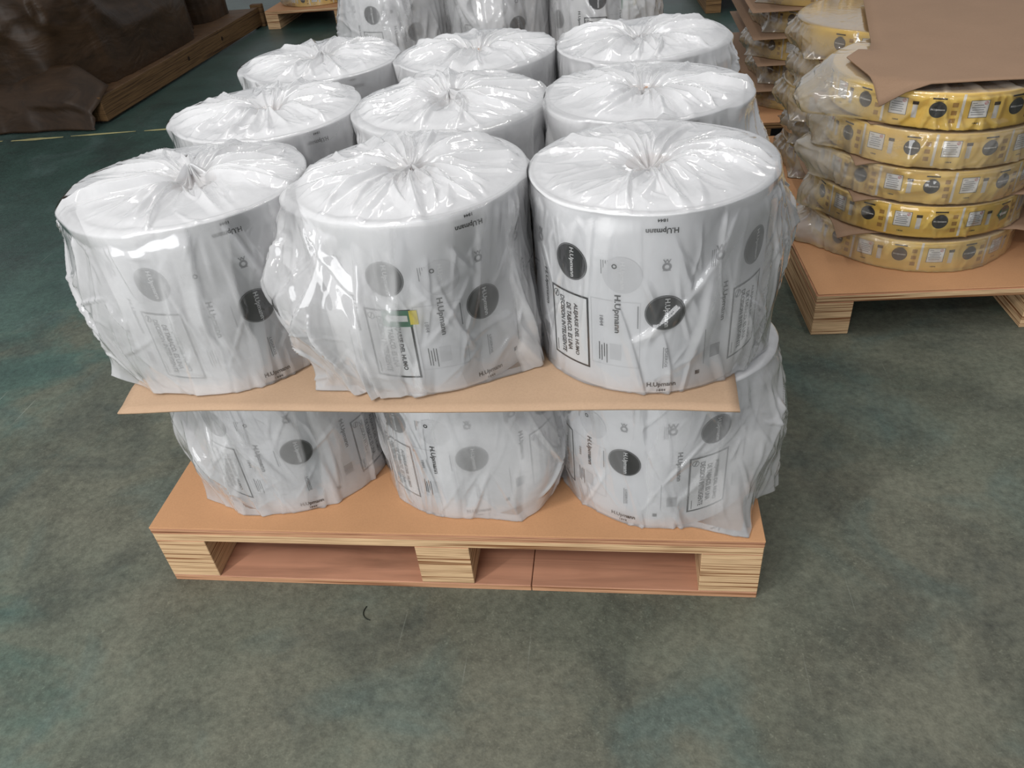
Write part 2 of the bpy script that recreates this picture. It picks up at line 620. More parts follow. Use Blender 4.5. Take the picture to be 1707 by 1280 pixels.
def p_letters():
    """every printed block of the label on its own: (name, mesh)"""
    res = []

    def blk(name, fn):
        p = Print(RW)
        fn(p)
        res.append((name, p.build(name)))
    s = -2.5 * D2S
    blk('brand_lettering', lambda p: p.text('H.Upmann', s, 0.2895, 0.0110, 0.046, 'ink', 180))
    blk('year_lettering', lambda p: p.text('1844', s, 0.3045, 0.0050, 0.014, 'ink', 180))
    blk('brand_lettering', lambda p: p.text('H.Upmann', -0.002, 0.0175, 0.0110, 0.046, 'ink', 0))
    blk('year_lettering', lambda p: p.text('1844', -0.002, 0.0070, 0.0045, 0.014, 'ink', 0))
    blk('crest', lambda p: (p.disc(0, 0.231, 0.0068, 'grey', 0.0007, 1, 18, 0.0035), p.text('W', 0, 0.2405, 0.006, 0.012, 'grey'), p.rect(-0.006, 0.006, 0.2245, 0.2255, 'grey')))
    blk('brand_lettering', lambda p: p.text('H.Upmann', -22 * D2S, 0.148, 0.0125, 0.068, 'ink', -90))
    blk('label_frame', lambda p: p.frame(-35 * D2S, -11 * D2S, 0.050, 0.171, 0.0010, 'pale', 0.0006))
    blk('year_lettering', lambda p: p.text('1844', -29.5 * D2S, 0.132, 0.006, 0.019, 'grey', -90))

    def lines(p):
        for k, (zz, L) in enumerate(((0.075, 0.034), (0.072, 0.03), (0.078, 0.026), (0.072, 0.036))):
            p.rect(-31 * D2S + k * 0.0042, -31 * D2S + k * 0.0042 + 0.0013, zz - L / 2, zz + L / 2, 'ink')
    blk('small_print', lines)
    blk('small_print', lambda p: p.rect(-12.5 * D2S, -11.9 * D2S, 0.125, 0.165, 'grey'))
    blk('print_patch', lambda p: p.rect(-25.5 * D2S, -20 * D2S, 0.062, 0.092, 'pale', 0.0005))
    blk('recycling_mark', lambda p: p.disc(-23.0 * D2S, 0.230, 0.0040, 'ink', 0.0011, 1, 20, 0.0022))

    def lines2(p):
        for k in range(4):
            p.rect(-29.5 * D2S + k * 0.0035, -29.5 * D2S + k * 0.0035 + 0.0013, 0.215, 0.238, 'grey')
    blk('small_print', lines2)
    blk('small_print', lambda p: (p.rect(-0.001, 0.0004, 0.050, 0.090, 'grey'), p.text('LIGEROS', 0.004, 0.070, 0.0045, 0.036, 'grey', -90)))
    blk('print_mark', lambda p: p.rect(16.0 * D2S, 18.3 * D2S, 0.0285, 0.0360, 'ink'))

    def crest(p):
        p.text('W', 25 * D2S, 0.246, 0.011, 0.018, 'grey')
        p.disc(25 * D2S, 0.234, 0.0080, 'grey', 0.0007, 1, 18, 0.004)
        for k in range(3):
            p.rect(20.5 * D2S + k * 0.003, 20.5 * D2S + k * 0.003 + 0.001, 0.218, 0.246, 'grey')
    blk('crest', crest)
    blk('brand_lettering', lambda p: p.text('H.Upmann', 29 * D2S, 0.152, 0.0115, 0.068, 'ink', -90))

    def bars(p):
        for k in range(11):
            p.rect(23.3 * D2S, 29 * D2S, 0.054 + k * 0.0022, 0.0554 + k * 0.0022, 'grey')
    blk('barcode', bars)
    blk('small_print', lambda p: p.rect(20.0 * D2S, 20.4 * D2S, 0.045, 0.110, 'grey'))
    return res


def p_arrow():
    p = Print(RW)
    p.rect(-0.024, 0.024, -0.015, 0.015, 'green', 0.0016)
    p.rect(0.021, 0.034, -0.011, 0.015, 'yellow', 0.0018)
    p.rect(-0.012, 0.018, -0.005, 0.006, 'white', 0.002)
    p.add([(-0.012, 0.010), (-0.019, 0.0005), (-0.012, -0.009)], [(0, 1, 2)], 'white', 0.002)
    return p.build('arrow_sticker')


PR = {'seal': p_seal(), 'ghost': p_ghost(), 'warn': p_warn(), 'letters': p_letters(), 'arrow': p_arrow()}


def roll_body_mesh(R, H, hole):
    prof = [(hole, 0.0), (R - 0.002, 0.0), (R, 0.002)]
    prof += [(R, H * k / 6) for k in range(1, 6)]
    prof += [(R, H - 0.002), (R - 0.002, H)]
    # windings: faint steps on the end face
    nst = 9
    for k in range(1, nst):
        rr = R - (R - hole) * k / nst
        prof += [(rr + 0.001, H), (rr, H - (0.0012 if k % 2 else 0.0)), ]
    prof += [(hole, H), (hole, 0.0)]
    n = 96
    a = np.linspace(0, 2 * np.pi, n, endpoint=False)
    pr = np.array(prof)
    P = np.stack([pr[:, 0][:, None] * np.cos(a), pr[:, 0][:, None] * np.sin(a), np.repeat(pr[:, 1][:, None], n, 1)], -1)
    me = grid_mesh('paper_roll', P)
    me.polygons.foreach_set('use_smooth', np.zeros(len(me.polygons), dtype=bool))
    sm = np.zeros(len(me.polygons), dtype=bool)
    sm[2 * n:8 * n] = True
    me.polygons.foreach_set('use_smooth', sm)
    return me


def tube_mesh(name, r0, r1, z0, z1, n=40):
    a = np.linspace(0, 2 * np.pi, n, endpoint=False)
    prof = np.array([(r0, z0), (r1, z0), (r1, z1), (r0, z1), (r0, z0)])
    P = np.stack([prof[:, 0][:, None] * np.cos(a), prof[:, 0][:, None] * np.sin(a), np.repeat(prof[:, 1][:, None], n, 1)], -1)
    me = grid_mesh(name, P)
    me.polygons.foreach_set('use_smooth', np.zeros(len(me.polygons), dtype=bool))
    return me


# ------------------------------------------------------------------ the gathered film bag
def creases(rng, a, b, C, H, n, lens, wid, hei, slant, gate=None):
    """long sharp one-sided folds at random on a sheet with arc coordinate a (period C) and height b"""
    d = np.zeros_like(a)
    for _ in range(n):
        ca, cb = rng.uniform(0, C), rng.uniform(-0.05, 1.05) * H
        an = rng.normal(0, slant)
        ln, w, h = rng.uniform(*lens), rng.uniform(*wid), rng.uniform(*hei)
        da = (a - ca + C / 2) % C - C / 2
        db = b - cb
        al = da * math.sin(an) + db * math.cos(an)
        ac = da * math.cos(an) - db * math.sin(an) + rng.uniform(-1.5, 1.5) * al * al
        win = np.clip(1 - (al / ln) ** 2, 0, 1)
        wl, wr = (w, w * 0.35) if rng.random() < 0.5 else (w * 0.35, w)
        t = np.where(ac < 0, 1 + ac / wl, 1 - ac / wr)
        d = np.maximum(d, h * win * np.clip(t, 0, 1)) + 0.25 * h * win * np.clip(t, 0, 1)
    return d


def bag_mesh(R, H, seed, nt=300, ns=78, ntop=44, lobes=(), corners=(), clear=(), haze=0.4, top_haze=0.66,
             nbrs=(), nbr_r=0.1935, fold=1.0, puff=0.010, dip=0.02, tuft=0.0, hole=0.040, swirl=0.5, floor_z=0.0015, off=0.0025, nfold=70, slack=0.35, cap=None):
    """lobes: (angle deg, width deg, amount, s centre, s width) loose film standing off the side
    corners: (angle deg, width deg, amount) points of the bag's bottom seam
    clear: (from deg, to deg, haze) strips where only one layer lies on the paper"""
    rng = np.random.default_rng(seed)
    nz = Noise(rng)
    th = np.linspace(0, 2 * np.pi, nt, endpoint=False)
    rc = 0.003
    base = []                                            # (r, z, section, t)
    for t in np.linspace(0, 1, 16, endpoint=False):
        base.append((0.003 + (hole - 0.003) * t, H + 0.0012, 0, t))
    for t in np.linspace(0, 1, ntop, endpoint=False):
        base.append((hole + (R - rc - hole) * t, H + 0.0012, 1, t))
    for t in np.linspace(0, 1, 6, endpoint=False):
        an = t * math.pi / 2
        base.append((R + 0.0010 - rc + rc * math.sin(an), H + 0.0012 - rc + rc * math.cos(an), 2, t))
    for t in np.linspace(0, 1, ns):
        base.append((R, (H - 0.002) * (1 - t), 3, t))
    for t in (0.33, 0.66, 1.0):
        base.append((R - 0.02 * t, 0.0, 4, t))
    B = np.array(base)
    i3 = len(B) - ns - 3                                  # first side ring
    i2 = i3 - 6                                           # first rim ring
    r = np.repeat(B[:, 0][:, None], nt, 1)
    z = np.repeat(B[:, 1][:, None], nt, 1)
    sec = B[:, 2][:, None]
    T = np.repeat(B[:, 3][:, None], nt, 1)
    TH = np.repeat(th[None], len(B), 0)
    u = TH / (2 * np.pi)
    rad = np.clip(B[:, 0] / R, 0, 1)[:, None] + 0 * u
    s = np.where(sec >= 3, np.where(sec == 4, 1.0, T), 0.0)        # 0 rim .. 1 bottom
    L = np.zeros_like(u)
    Lr = np.zeros_like(u)
    for (a, w, am, sc, sw) in lobes:
        g = np.exp(-np.abs(wrap(TH - R_(a)) / R_(w)) ** 2.2)
        zz = np.exp(-np.abs((s - sc) / sw) ** 2.2)
        L += am * g * zz
        Lr += am * g * math.exp(-(abs(sc) / sw) ** 2.2)
    C = 2 * np.pi * R
    arc = u * C
    zz = (1 - s) * H
    big = nz(u, s * 0.8, 9, 3)
    L = Lr + (L - Lr) * sst(0, 0.42, s)
    loose = np.clip(L / 0.03, 0, 1)
    k1 = creases(rng, arc, zz, C, H, nfold, (0.05, 0.20), (0.008, 0.030), (0.002, 0.008), 0.28)
    k2 = creases(rng, arc, zz, C, H, nfold, (0.02, 0.07), (0.005, 0.014), (0.0015, 0.005), 0.8)
    k3 = creases(rng, arc, zz, C, H, int(nfold * 1.3), (0.03, 0.12), (0.005, 0.011), (0.001, 0.0032), 0.4)
    soft = nz(u + 0.06 * s, s, 14, 2)
    side = off + L * (0.80 + 0.4 * soft) + fold * ((0.35 + 0.65 * sst(0.3, 0.7, big) + 0.5 * loose) * k1 + (0.15 + 0.85 * loose) * k2 + (0.5 + 0.5 * loose) * k3) + 0.004 * sst(0.5, 0.9, soft)
    side = off * 0.6 + Lr * 0.85 + (side - off * 0.6 - Lr * 0.85) * (0.10 + 0.90 * sst(0, 0.10, s))
    for (a, w, am) in corners:
        tri = np.clip(1 - np.abs(wrap(TH - R_(a))) / R_(w), 0, 1) ** 1.5
        side = side + am * tri * np.clip(s, 0, 1) ** 4
    rimgap = Lr * 0.85 + 0.010 * slack * sst(0.40, 0.75, nz(u, s * 0, 13, 1))
    gap = np.where(sec == 3, np.maximum(side, rimgap * (1 - sst(0, 0.3, s)) + 0.0012), 0)
    gap = np.where(sec == 4, side[-4:-3], gap)
    gap = np.where(sec == 2, (rimgap + 0.0012) * T, gap)
    tb = np.where(sec == 1, T, np.where(sec == 0, 0, 1.0))
    r = r + np.where(sec >= 2, gap, 0) + np.where(sec == 2, Lr * 0.5 * (1 - T), 0) + np.where(sec == 1, Lr * 0.5 * sst(0.6, 1, tb), 0)
    # top: pleats running into the gathered centre
    tp = np.zeros_like(u)
    for q in range(int(nfold * 2.0)):
        a0, ra, rb = rng.uniform(0, 2 * np.pi), rng.uniform(0.1, 0.5), rng.uniform(0.55, 1.25)
        w, h, cu = rng.uniform(0.010, 0.036), rng.uniform(0.003, 0.011), rng.normal(0, 0.35)
        if q > nfold * 0.7:                               # fine short creases at odd angles
            ra, rb = rng.uniform(0.15, 0.9), 0
            rb = ra + rng.uniform(0.12, 0.45)
            w, h, cu = rng.uniform(0.006, 0.014), rng.uniform(0.0012, 0.0042), rng.normal(0, 0.9)
        ac = wrap(TH - a0 - cu * (rad - ra)) * np.maximum(rad, 0.08) * R
        win = np.clip((rad - ra * (0.3 if q <= nfold * 0.7 else 1)) / 0.15, 0, 1) * np.clip((rb - rad) / 0.3, 0, 1)
        ww = w * (0.25 + 0.75 * rad)
        wl, wr = (ww, ww * 0.4) if rng.random() < 0.5 else (ww * 0.4, ww)
        t = np.clip(np.where(ac < 0, 1 + ac / wl, 1 - ac / wr), 0, 1)
        tp = np.maximum(tp, h * win * t) + 0.2 * h * win * t
    g2 = nz.ridge(u + 0.02 * rad, rad, 40, 4)
    gb = nz(u, rad, 7, 3)
    amp = (0.25 + 0.75 * np.sin(np.pi * np.clip(rad, 0, 1) ** 0.75))
    over = slack * sst(0.40, 0.75, nz(u, rad * 0, 13, 1))                 # where the film rides over the rim
    edge = 1 - (0.93 - 0.85 * over) * sst(0.84, 0.985, rad)
    zt = (puff * amp * (0.35 + 1.1 * gb) + fold * (tp + 0.0022 * g2 ** 2 * amp)) * edge
    zt = zt + Lr * 0.30 * sst(0.45, 0.95, rad)
    cen = 1 - sst(0, hole / R * 1.9, rad)
    ph = np.cos(TH * 11 + 2 * np.sin(TH * 3 + seed)) * 0.5 + np.cos(TH * 23 + seed) * 0.25
    zt = zt - dip * cen + cen * 0.005 * ph + tuft * np.exp(-(rad * R / (hole * 0.5)) ** 2) * (1 + 0.4 * ph)
    if cap is not None:                                   # pressed flat by the layer on top
        zt = np.minimum(zt, cap * (0.5 + 0.5 * gb))
    z = z + np.where(sec <= 1, zt, np.where(sec == 2, zt[i2 - 1] * (1 - T), 0))
    r = r + np.where(sec <= 1, cen * 0.007 * np.cos(TH * 9 + seed * 1.7) * np.clip(rad * R / 0.02, 0, 1), 0)
    z = np.where(sec >= 3, np.maximum(z, floor_z), z)
    x, y = r * np.cos(TH), r * np.sin(TH)
    for (nx, ny) in nbrs:                                 # pressed flat against neighbouring rolls
        dx, dy = x - nx, y - ny
        d = np.sqrt(dx * dx + dy * dy)
        k = np.where(d < nbr_r, nbr_r / np.maximum(d, 1e-6), 1.0)
        x = nx + dx * k
        y = ny + dy * k
    # how milky: film standing off the paper scatters more, doubled folds too
    hz = haze * (0.35 + 1.1 * nz(u, s, 9, 3)) + 0.32 * sst(0.006, 0.035, gap) + 12.0 * k1 * (0.3 + 0.7 * big)
    wob = 0.05 * (nz(u * 0, s, 1, 7) - 0.5) * 2
    for (a0, a1, hc) in clear:
        mid, hw = R_((a0 + a1) / 2), R_((a1 - a0) / 2)
        dd = np.abs(wrap(TH - mid + wob * 0.7 + 0.10 * (s - 0.5) * (1 if hw > 0.1 else 2)))
        k = 1 - sst(hw - 0.02, hw + 0.02, dd)
        hz = hz * (1 - k) + (hc + 6 * k1) * k
    ht = top_haze * (0.75 + 0.45 * gb) + 8 * tp
    ht = np.maximum(ht, 0.80 * (1 - sst(hole * 0.8 / R, hole * 1.6 / R, rad)))
    ht = ht * (1 - 0.55 * sst(0.95, 0.99, rad) * (1 - np.clip(Lr / 0.01, 0, 1)))
    hz = np.where(sec <= 1, ht, np.where(sec == 2, ht[i2 - 1] * (1 - T) + hz[i3] * T, hz))
    return grid_mesh('film_bag', np.stack([x, y, z], -1), True, np.clip(hz, 0.03, 0.90))


BODY = roll_body_mesh(RW, HW, 0.038)
BODY.materials.append(M['paper'])
CORE = tube_mesh('core', 0.0335, 0.0378, 0.0, HW - 0.004)
CORE.materials.append(M['core'])
PERIOD = 94.6


def white_roll(loc, label, base, bag_me, repeats=(0, 1, -1), arrow=None, group='bagged white rolls on the front pallet', film_m='film'):
    t = empty('wrapped_roll', loc)
    tag(t, label, 'roll', group)
    b = link('paper_roll', BODY, None, t)
    link('core', CORE, None, t)
    for k in repeats:
        a0 = base + k * PERIOD
        for nm, me, da, dz in (('black_seal', PR['seal'], 0, 0.153), ('black_seal', PR['seal'], -45.6, 0.221), ('pale_seal', PR['ghost'], -19.5, 0.216),
                               ('warning_panel', PR['warn'], 0, 0)) + tuple((n_, m__, 0, 0) for n_, m__ in PR['letters']):
            o = link(nm, me, None, b)
            o.location.z = dz
            o.rotation_euler.z = R_(a0 + da)
    if arrow is not None:
        o = link('arrow_sticker', PR['arrow'], None, b)
        o.location.z = arrow[1]
        o.rotation_euler.z = R_(arrow[0])
        o['label'] = 'green sticker with white arrow and yellow end'
    link('film_bag', bag_me, M[film_m], t)
    return t


# ------------------------------------------------------------------ pallets
def main_pallet():
    p = empty('plywood_pallet', (0, 0.6, 0))
    tag(p, 'plywood pallet carrying the two layers of bagged white rolls', 'pallet')
    W, D = 0.6, 0.6
    dk = link('deck', box_me('deck', -W, W, -D, D, 0.124, 0.1455, 0.001), M['ply'], p)
    link('upper_ply', box_me('upper_ply', -W - 0.0006, W + 0.0006, -D - 0.0006, D + 0.0006, 0.1458, 0.1582, 0.001), M['ply_red'], dk)
    link('top_sheet', box_me('top_sheet', -W - 0.001, W + 0.001, -D - 0.001, D + 0.001, 0.1585, 0.1625, 0.0008), M['hard'], dk)
    for x0, x1 in ((-0.6, -0.495), (-0.0575, 0.05), (0.49, 0.6)):
        for y0, y1 in ((-0.6, -0.50), (-0.05, 0.05), (0.50, 0.6)):
            link('block', box_me('block', x0, x1, y0, y1, 0.0165, 0.1238, 0.001), M['ply'], p)
    for y0, y1 in ((-0.6, -0.42), (-0.09, 0.09), (0.42, 0.6)):
        link('bottom_board', box_me('bottom_board', -0.6, 0.164, y0, y1, 0.0, 0.016, 0.0012), M['ply_red'], p)
        link('bottom_board', box_me('bottom_board', 0.1655, 0.6, y0, y1, 0.0, 0.016, 0.0012), M['ply_red'], p)
    return p


def stringer_pallet(loc, rz, label, W=1.2, D=1.2, H=0.13, mat='ply', top='hard', xs=None):
    p = empty('plywood_pallet', loc, rz)
    tag(p, label, 'pallet', 'plywood pallets standing on runners')
    dk = link('deck', box_me('deck', 0, W, 0, D, H - 0.026, H - 0.004, 0.0015), M[mat], p)
    link('top_sheet', box_me('top_sheet', 0.003, W - 0.003, 0.003, D - 0.003, H - 0.0037, H, 0.0008), M[top], dk)
    for x0 in (0.0, W / 2 - 0.05, W - 0.1):
        link('runner', box_me('runner', x0, x0 + 0.1, 0, D, 0.0, H - 0.0265, 0.0015), M[mat], p)
    return p


main_pallet()

# slip sheet between the two layers: thin card, drooping a little past the rolls
nx, ny = 61, 61
gx = np.linspace(-0.534, 0.527, nx)
gy = np.linspace(-0.011, 1.165, ny)
X, Y = np.meshgrid(gx, gy)
ZS = 0.4805
drp = sst(0.06, -0.011, Y) * (0.004 + 0.006 * sst(-0.36, -0.534, X) + 0.003 * np.sin(X * 9 + 1) + 0.002 * sst(0.4, 0.527, X))
Xs = X + 0.006 * np.sin(Y * 3)
Zt = ZS + 0 * X - drp
top = np.stack([Xs, Y + 0.002 * np.sin(X * 7), Zt], -1)
me = grid_mesh('cardboard_sheet', top, False)
o = link('cardboard_sheet', me, M['card'])
md = o.modifiers.new('thick', 'SOLIDIFY')
md.thickness = 0.003
md.offset = 1
tag(o, 'thin tan cardboard slip sheet between the two layers of white rolls', 'cardboard')

# ------------------------------------------------------------------ white rolls of the front pallet
Z1, Z0 = 0.4812, 0.1628
CX = [-0.378, 0.004, 0.388]
CY = [0.216, 0.584, 0.958]


def nb(c, centres):
    return [(q[0] - c[0], q[1] - c[1]) for q in centres if q != c and abs(q[0] - c[0]) < 0.5 and abs(q[1] - c[1]) < 0.5]


UP = [(x, y) for y in CY for x in CX]
HI = dict(nt=540, ns=104, ntop=56)
ub = {}
c = UP[0]
ub[0] = bag_mesh(RW, HW, 11, lobes=[(-170, 52, 0.056, 0.36, 0.46), (-128, 24, 0.018, 0.55, 0.35), (-105, 14, 0.010, 0.25, 0.3)],
                 corners=[(-148, 26, 0.05), (-118, 16, 0.012)], clear=[(-56, -34, 0.05), (-72, -60, 0.45), (-140, -74, 0.66), (-99, -90, 0.5)], haze=0.46, nbrs=nb(c, UP), tuft=0.030, dip=0.014, puff=0.012, fold=1.2, slack=0.8, **HI)
c = UP[1]
ub[1] = bag_mesh(RW, HW, 23, lobes=[(-150, 22, 0.070, 0.40, 0.42), (-125, 20, 0.040, 0.60, 0.35), (-25, 18, 0.022, 0.75, 0.35), (-108, 10, 0.016, 0.9, 0.25)],
                 corners=[(-136, 22, 0.055), (-30, 20, 0.02)], clear=[(-140, -91, 0.56), (-91, -84, 0.08), (-76, -70, 0.16), (-64, -52, 0.06), (-52, -36, 0.16), (-84, -64, 0.20)], haze=0.30, nbrs=nb(c, UP), tuft=0.012, dip=0.012, puff=0.014, fold=1.2, slack=0.6, **HI)
c = UP[2]
ub[2] = bag_mesh(RW, HW, 37, lobes=[(-8, 26, 0.028, 0.45, 0.38), (22, 24, 0.034, 0.35, 0.35), (-38, 16, 0.014, 0.7, 0.3)],
                 corners=[(-15, 22, 0.02)], clear=[(-165, -110, 0.04), (-78, -64, 0.05), (-93, -78, 0.10), (-50, -30, 0.25)], haze=0.26, nbrs=nb(c, UP), tuft=0.0, dip=0.022, puff=0.012, fold=1.0, off=0.0022, **HI)
MID = dict(nt=400, ns=44, ntop=54, slack=1.0)
mid_lobes = {3: [(175, 40, 0.035, 0.35, 0.4), (-70, 20, 0.02, 0.5, 0.4)], 4: [(-60, 22, 0.02, 0.4, 0.4)], 5: [(5, 40, 0.045, 0.4, 0.4)],
             6: [(165, 45, 0.03, 0.3, 0.4)], 7: [(-70, 20, 0.015, 0.4, 0.4)], 8: [(10, 45, 0.05, 0.4, 0.5), (60, 30, 0.03, 0.3, 0.4)]}
for i in range(3, 9):
    c = UP[i]
    ub[i] = bag_mesh(RW, HW, 50 + 7 * i, lobes=mid_lobes[i], haze=0.62, nbrs=nb(c, UP), tuft=[0.0, 0.02, 0.01, 0.022, 0.0, 0.015][i - 3],
                     dip=[0.022, 0.012, 0.02, 0.014, 0.026, 0.02][i - 3], puff=[0.010, 0.014, 0.008, 0.010, 0.012, 0.018][i - 3], fold=1.2, top_haze=0.78, **MID)

ulab = ['bagged white roll at left end of front row, upper layer, bag bulging far left',
        'bagged white roll in middle of front row, upper layer, with a green arrow sticker',
        'bagged white roll at right end of front row, upper layer, warning panel clearly readable',
        'bagged white roll at left end of the second row, upper layer',
        'bagged white roll at the centre of the upper layer, rolls all round it',
        'bagged white roll at right end of the second row, upper layer',
        'bagged white roll at left end of the back row, upper layer',
        'bagged white roll in the middle of the back row, upper layer',
        'bagged white roll at right end of the back row, upper layer, puffed film on top']
ubase = [-50.0, -50.1, -83.9, -40, -75, -60, -50, -85, -60]
for i in range(9):
    white_roll((UP[i][0], UP[i][1], Z1), ulab[i], ubase[i], ub[i], (0, 1, -1) if i < 3 else (0,), (-93.4, 0.151) if i == 1 else None)

LO = [(-0.338, 0.236), (0.040, 0.232), (0.412, 0.218), (-0.345, 0.605), (0.412, 0.592), (-0.345, 0.975), (0.04, 0.965), (0.412, 0.965)]
lb = {}
c = LO[0]
lb[0] = bag_mesh(RW, HW, 71, lobes=[(-165, 36, 0.045, 0.35, 0.5), (-120, 25, 0.018, 0.7, 0.4)], corners=[(-138, 24, 0.03), (-110, 20, 0.012)],
                 clear=[(-140, -104, 0.6), (-92, -66, 0.36), (-66, -57, 0.05), (-104, -94, 0.25), (-58, -45, 0.45)], haze=0.36, nbrs=nb(c, LO), fold=1.0, cap=0.001, **HI)
c = LO[1]
lb[1] = bag_mesh(RW, HW, 83, lobes=[(-40, 22, 0.030, 0.55, 0.5), (-55, 14, 0.018, 0.7, 0.4)], corners=[(-62, 22, 0.02)],
                 clear=[(-100, -58, 0.46), (-114, -102, 0.04), (-138, -115, 0.30)], haze=0.36, nbrs=nb(c, LO), fold=0.9, cap=0.001, **HI)
c = LO[2]
lb[2] = bag_mesh(RW, HW, 97, lobes=[(-12, 28, 0.045, 0.5, 0.5), (-45, 18, 0.02, 0.7, 0.4), (-150, 14, 0.008, 0.4, 0.4)], corners=[(-53, 24, 0.065), (-18, 20, 0.03)],
                 clear=[(-108, -96, 0.04), (-145, -128, 0.10), (-128, -108, 0.22), (-96, -80, 0.33)], haze=0.28, nbrs=nb(c, LO), fold=1.0, cap=0.001, **HI)
side_l = bag_mesh(RW, HW, 101, nt=200, ns=40, ntop=12, lobes=[(180, 45, 0.04, 0.5, 0.4)], haze=0.6, cap=0.001)
side_r = bag_mesh(RW, HW, 103, nt=200, ns=50, ntop=12, lobes=[(-5, 40, 0.05, 0.45, 0.4), (-40, 20, 0.03, 0.7, 0.4)], corners=[(-20, 22, 0.03)], haze=0.55, cap=0.001)
llab = ['bagged white roll at left end of the lower layer, standing on the pallet deck',
        'bagged white roll in middle of the lower layer under the slip sheet',
        'bagged white roll at right end of the lower layer, bag corner lying on the deck',
        'bagged white roll in the lower layer behind its left end roll',
        'bagged white roll in the lower layer behind its right end roll',
        'bagged white roll at back left corner of the lower layer',
        'bagged white roll in back middle of the lower layer',
        'bagged white roll at back right corner of the lower layer']
lbase = [-68.4, -80.0, -109.8, -50, -70, -50, -60, -75]
for i in range(8):
    bm_ = lb[i] if i < 3 else (side_l if i in (3, 5, 6) else side_r)
    white_roll((LO[i][0], LO[i][1], Z0), llab[i], lbase[i], bm_, (0, 1, -1) if i < 3 else (0,))

# ------------------------------------------------------------------ second pallet of white rolls behind
stringer_pallet((-0.70, 1.86, 0), 0, 'plywood pallet under the white rolls behind the front stack', mat='ply', H=0.1625)
bb = [bag_mesh(RW, HW, 201 + 13 * k, nt=220, ns=70, ntop=14, lobes=[(-150 + 60 * k, 26, 0.03, 0.5, 0.5), (-90, 30, 0.008, 0.6, 0.5)], corners=[(-140, 20, 0.03)],
               clear=[[(-75, -60, 0.25)], [(-80, -55, 0.2)], [(-125, -70, 0.12)]][k], haze=0.5, fold=1.3, cap=0.001) for k in range(3)]
BX, BY = [-0.470, -0.092, 0.286], 2.085
bl = ['left', 'middle', 'right']
for k in range(3):
    white_roll((BX[k], BY, 0.4812), 'bagged white roll at the %s of the far white stack, upper layer' % bl[k], [-58, -62, -48][k], bb[k], (0, -1), (-62, 0.2) if k == 2 else None, 'bagged white rolls on the far pallet')
    white_roll((BX[k], BY, 0.1635), 'bagged white roll at the %s of the far white stack, lower layer' % bl[k], -70 + 9 * k, bb[(k + 1) % 3], (0,), None, 'bagged white rolls on the far pallet')
o = link('cardboard_sheet', box_me('cardboard_sheet', -0.67, 0.48, 1.89, 2.95, 0.4802, 0.4810, 0), M['card'])
tag(o, 'thin cardboard sheet between the layers of the far white stack', 'cardboard')

# ------------------------------------------------------------------ yellow coils on the right
RC, HC = 0.278, 0.088
E2S = math.pi / 180 * RC
PC = 37.4


def coil_prints():
    lettering = []

    def blk(name, fn):
        p = Print(RC)
        fn(p)
        lettering.append((name, p.build(name)))
    blk('print_bar', lambda p: p.rect(-0.016, 0.016, 0.0715, 0.0755, 'screw', 0.0006))
    blk('brand_lettering', lambda p: p.text('H.Upmann', 0, 0.0672, 0.0035, 0.018, 'screw', 0))
    blk('white_strip', lambda p: p.rect(10.3 * E2S, 11.6 * E2S, 0.004, 0.085, 'white', 0.0004))
    blk('print_bar', lambda p: p.rect(25.3 * E2S, 28.3 * E2S, 0.056, 0.064, 'screw', 0.0006))
    blk('pale_strip', lambda p: p.rect(25.6 * E2S, 28.0 * E2S, 0.024, 0.0555, 'pale', 0.0005))
    for k in range(3):
        blk('print_patch', lambda p: p.rect(6.2 * E2S, 8.8 * E2S, 0.016 + k * 0.019, 0.027 + k * 0.019, 'gold2', 0.0005))
    blk('year_lettering', lambda p: p.text('1844', 18.5 * E2S, 0.015, 0.004, 0.014, 'screw'))
    p = Print(RC)
    p.disc(0, 0, 0.0195, 'seal', 0.0008, 4, 32)
    p.text('H.Upmann', 0, 0, 0.006, 0.031, 'white', 0, 0.0012)
    seal = p.build('black_seal')
    p = Print(RC)
    p.rect(-0.0215, 0.0215, -0.021, 0.021, 'white', 0.0006)
    p.frame(-0.0215, 0.0215, -0.021, 0.021, 0.0011, 'ink', 0.0009)
    for k, w in enumerate((0.022, 0.030, 0.026, 0.032, 0.028)):
        p.rect(-w / 2 - 0.002, w / 2 - 0.002, 0.008 - k * 0.0055, 0.0105 - k * 0.0055, 'grey', 0.0009)
    p.disc(0.013, 0.0145, 0.0042, 'red', 0.0011, 1, 20, 0.0032)
    p.text('/', 0.013, 0.0145, 0.005, 0.004, 'red')
    p.rect(-0.017, -0.007, 0.0135, 0.0155, 'grey', 0.0009)
    warn = p.build('warning_panel')
    p = Print(RC)
    p.add([(-0.022, 0), (-0.008, 0.016), (-0.008, 0.010), (0.022, 0.010), (0.018, -0.016), (-0.004, -0.020), (-0.008, -0.010)], [(0, 6, 5, 4, 3, 2, 1)], 'green', 0.0014)
    p.add([(-0.014, 0.001), (-0.006, 0.007), (-0.006, 0.004), (0.012, 0.004), (0.012, -0.003), (-0.006, -0.003), (-0.006, -0.006)], [(0, 6, 5, 4, 3, 2, 1)], 'white', 0.0018)
    arrow = p.build('arrow_sticker')
    return seal, warn, lettering, arrow


C_SEAL, C_WARN, C_LET, C_ARROW = coil_prints()
CBODY = roll_body_mesh(RC, HC, 0.06)
CBODY.materials.append(M['gold'])
CCORE = tube_mesh('core', 0.054, 0.0598, 0, HC - 0.003)
CCORE.materials.append(M['core'])


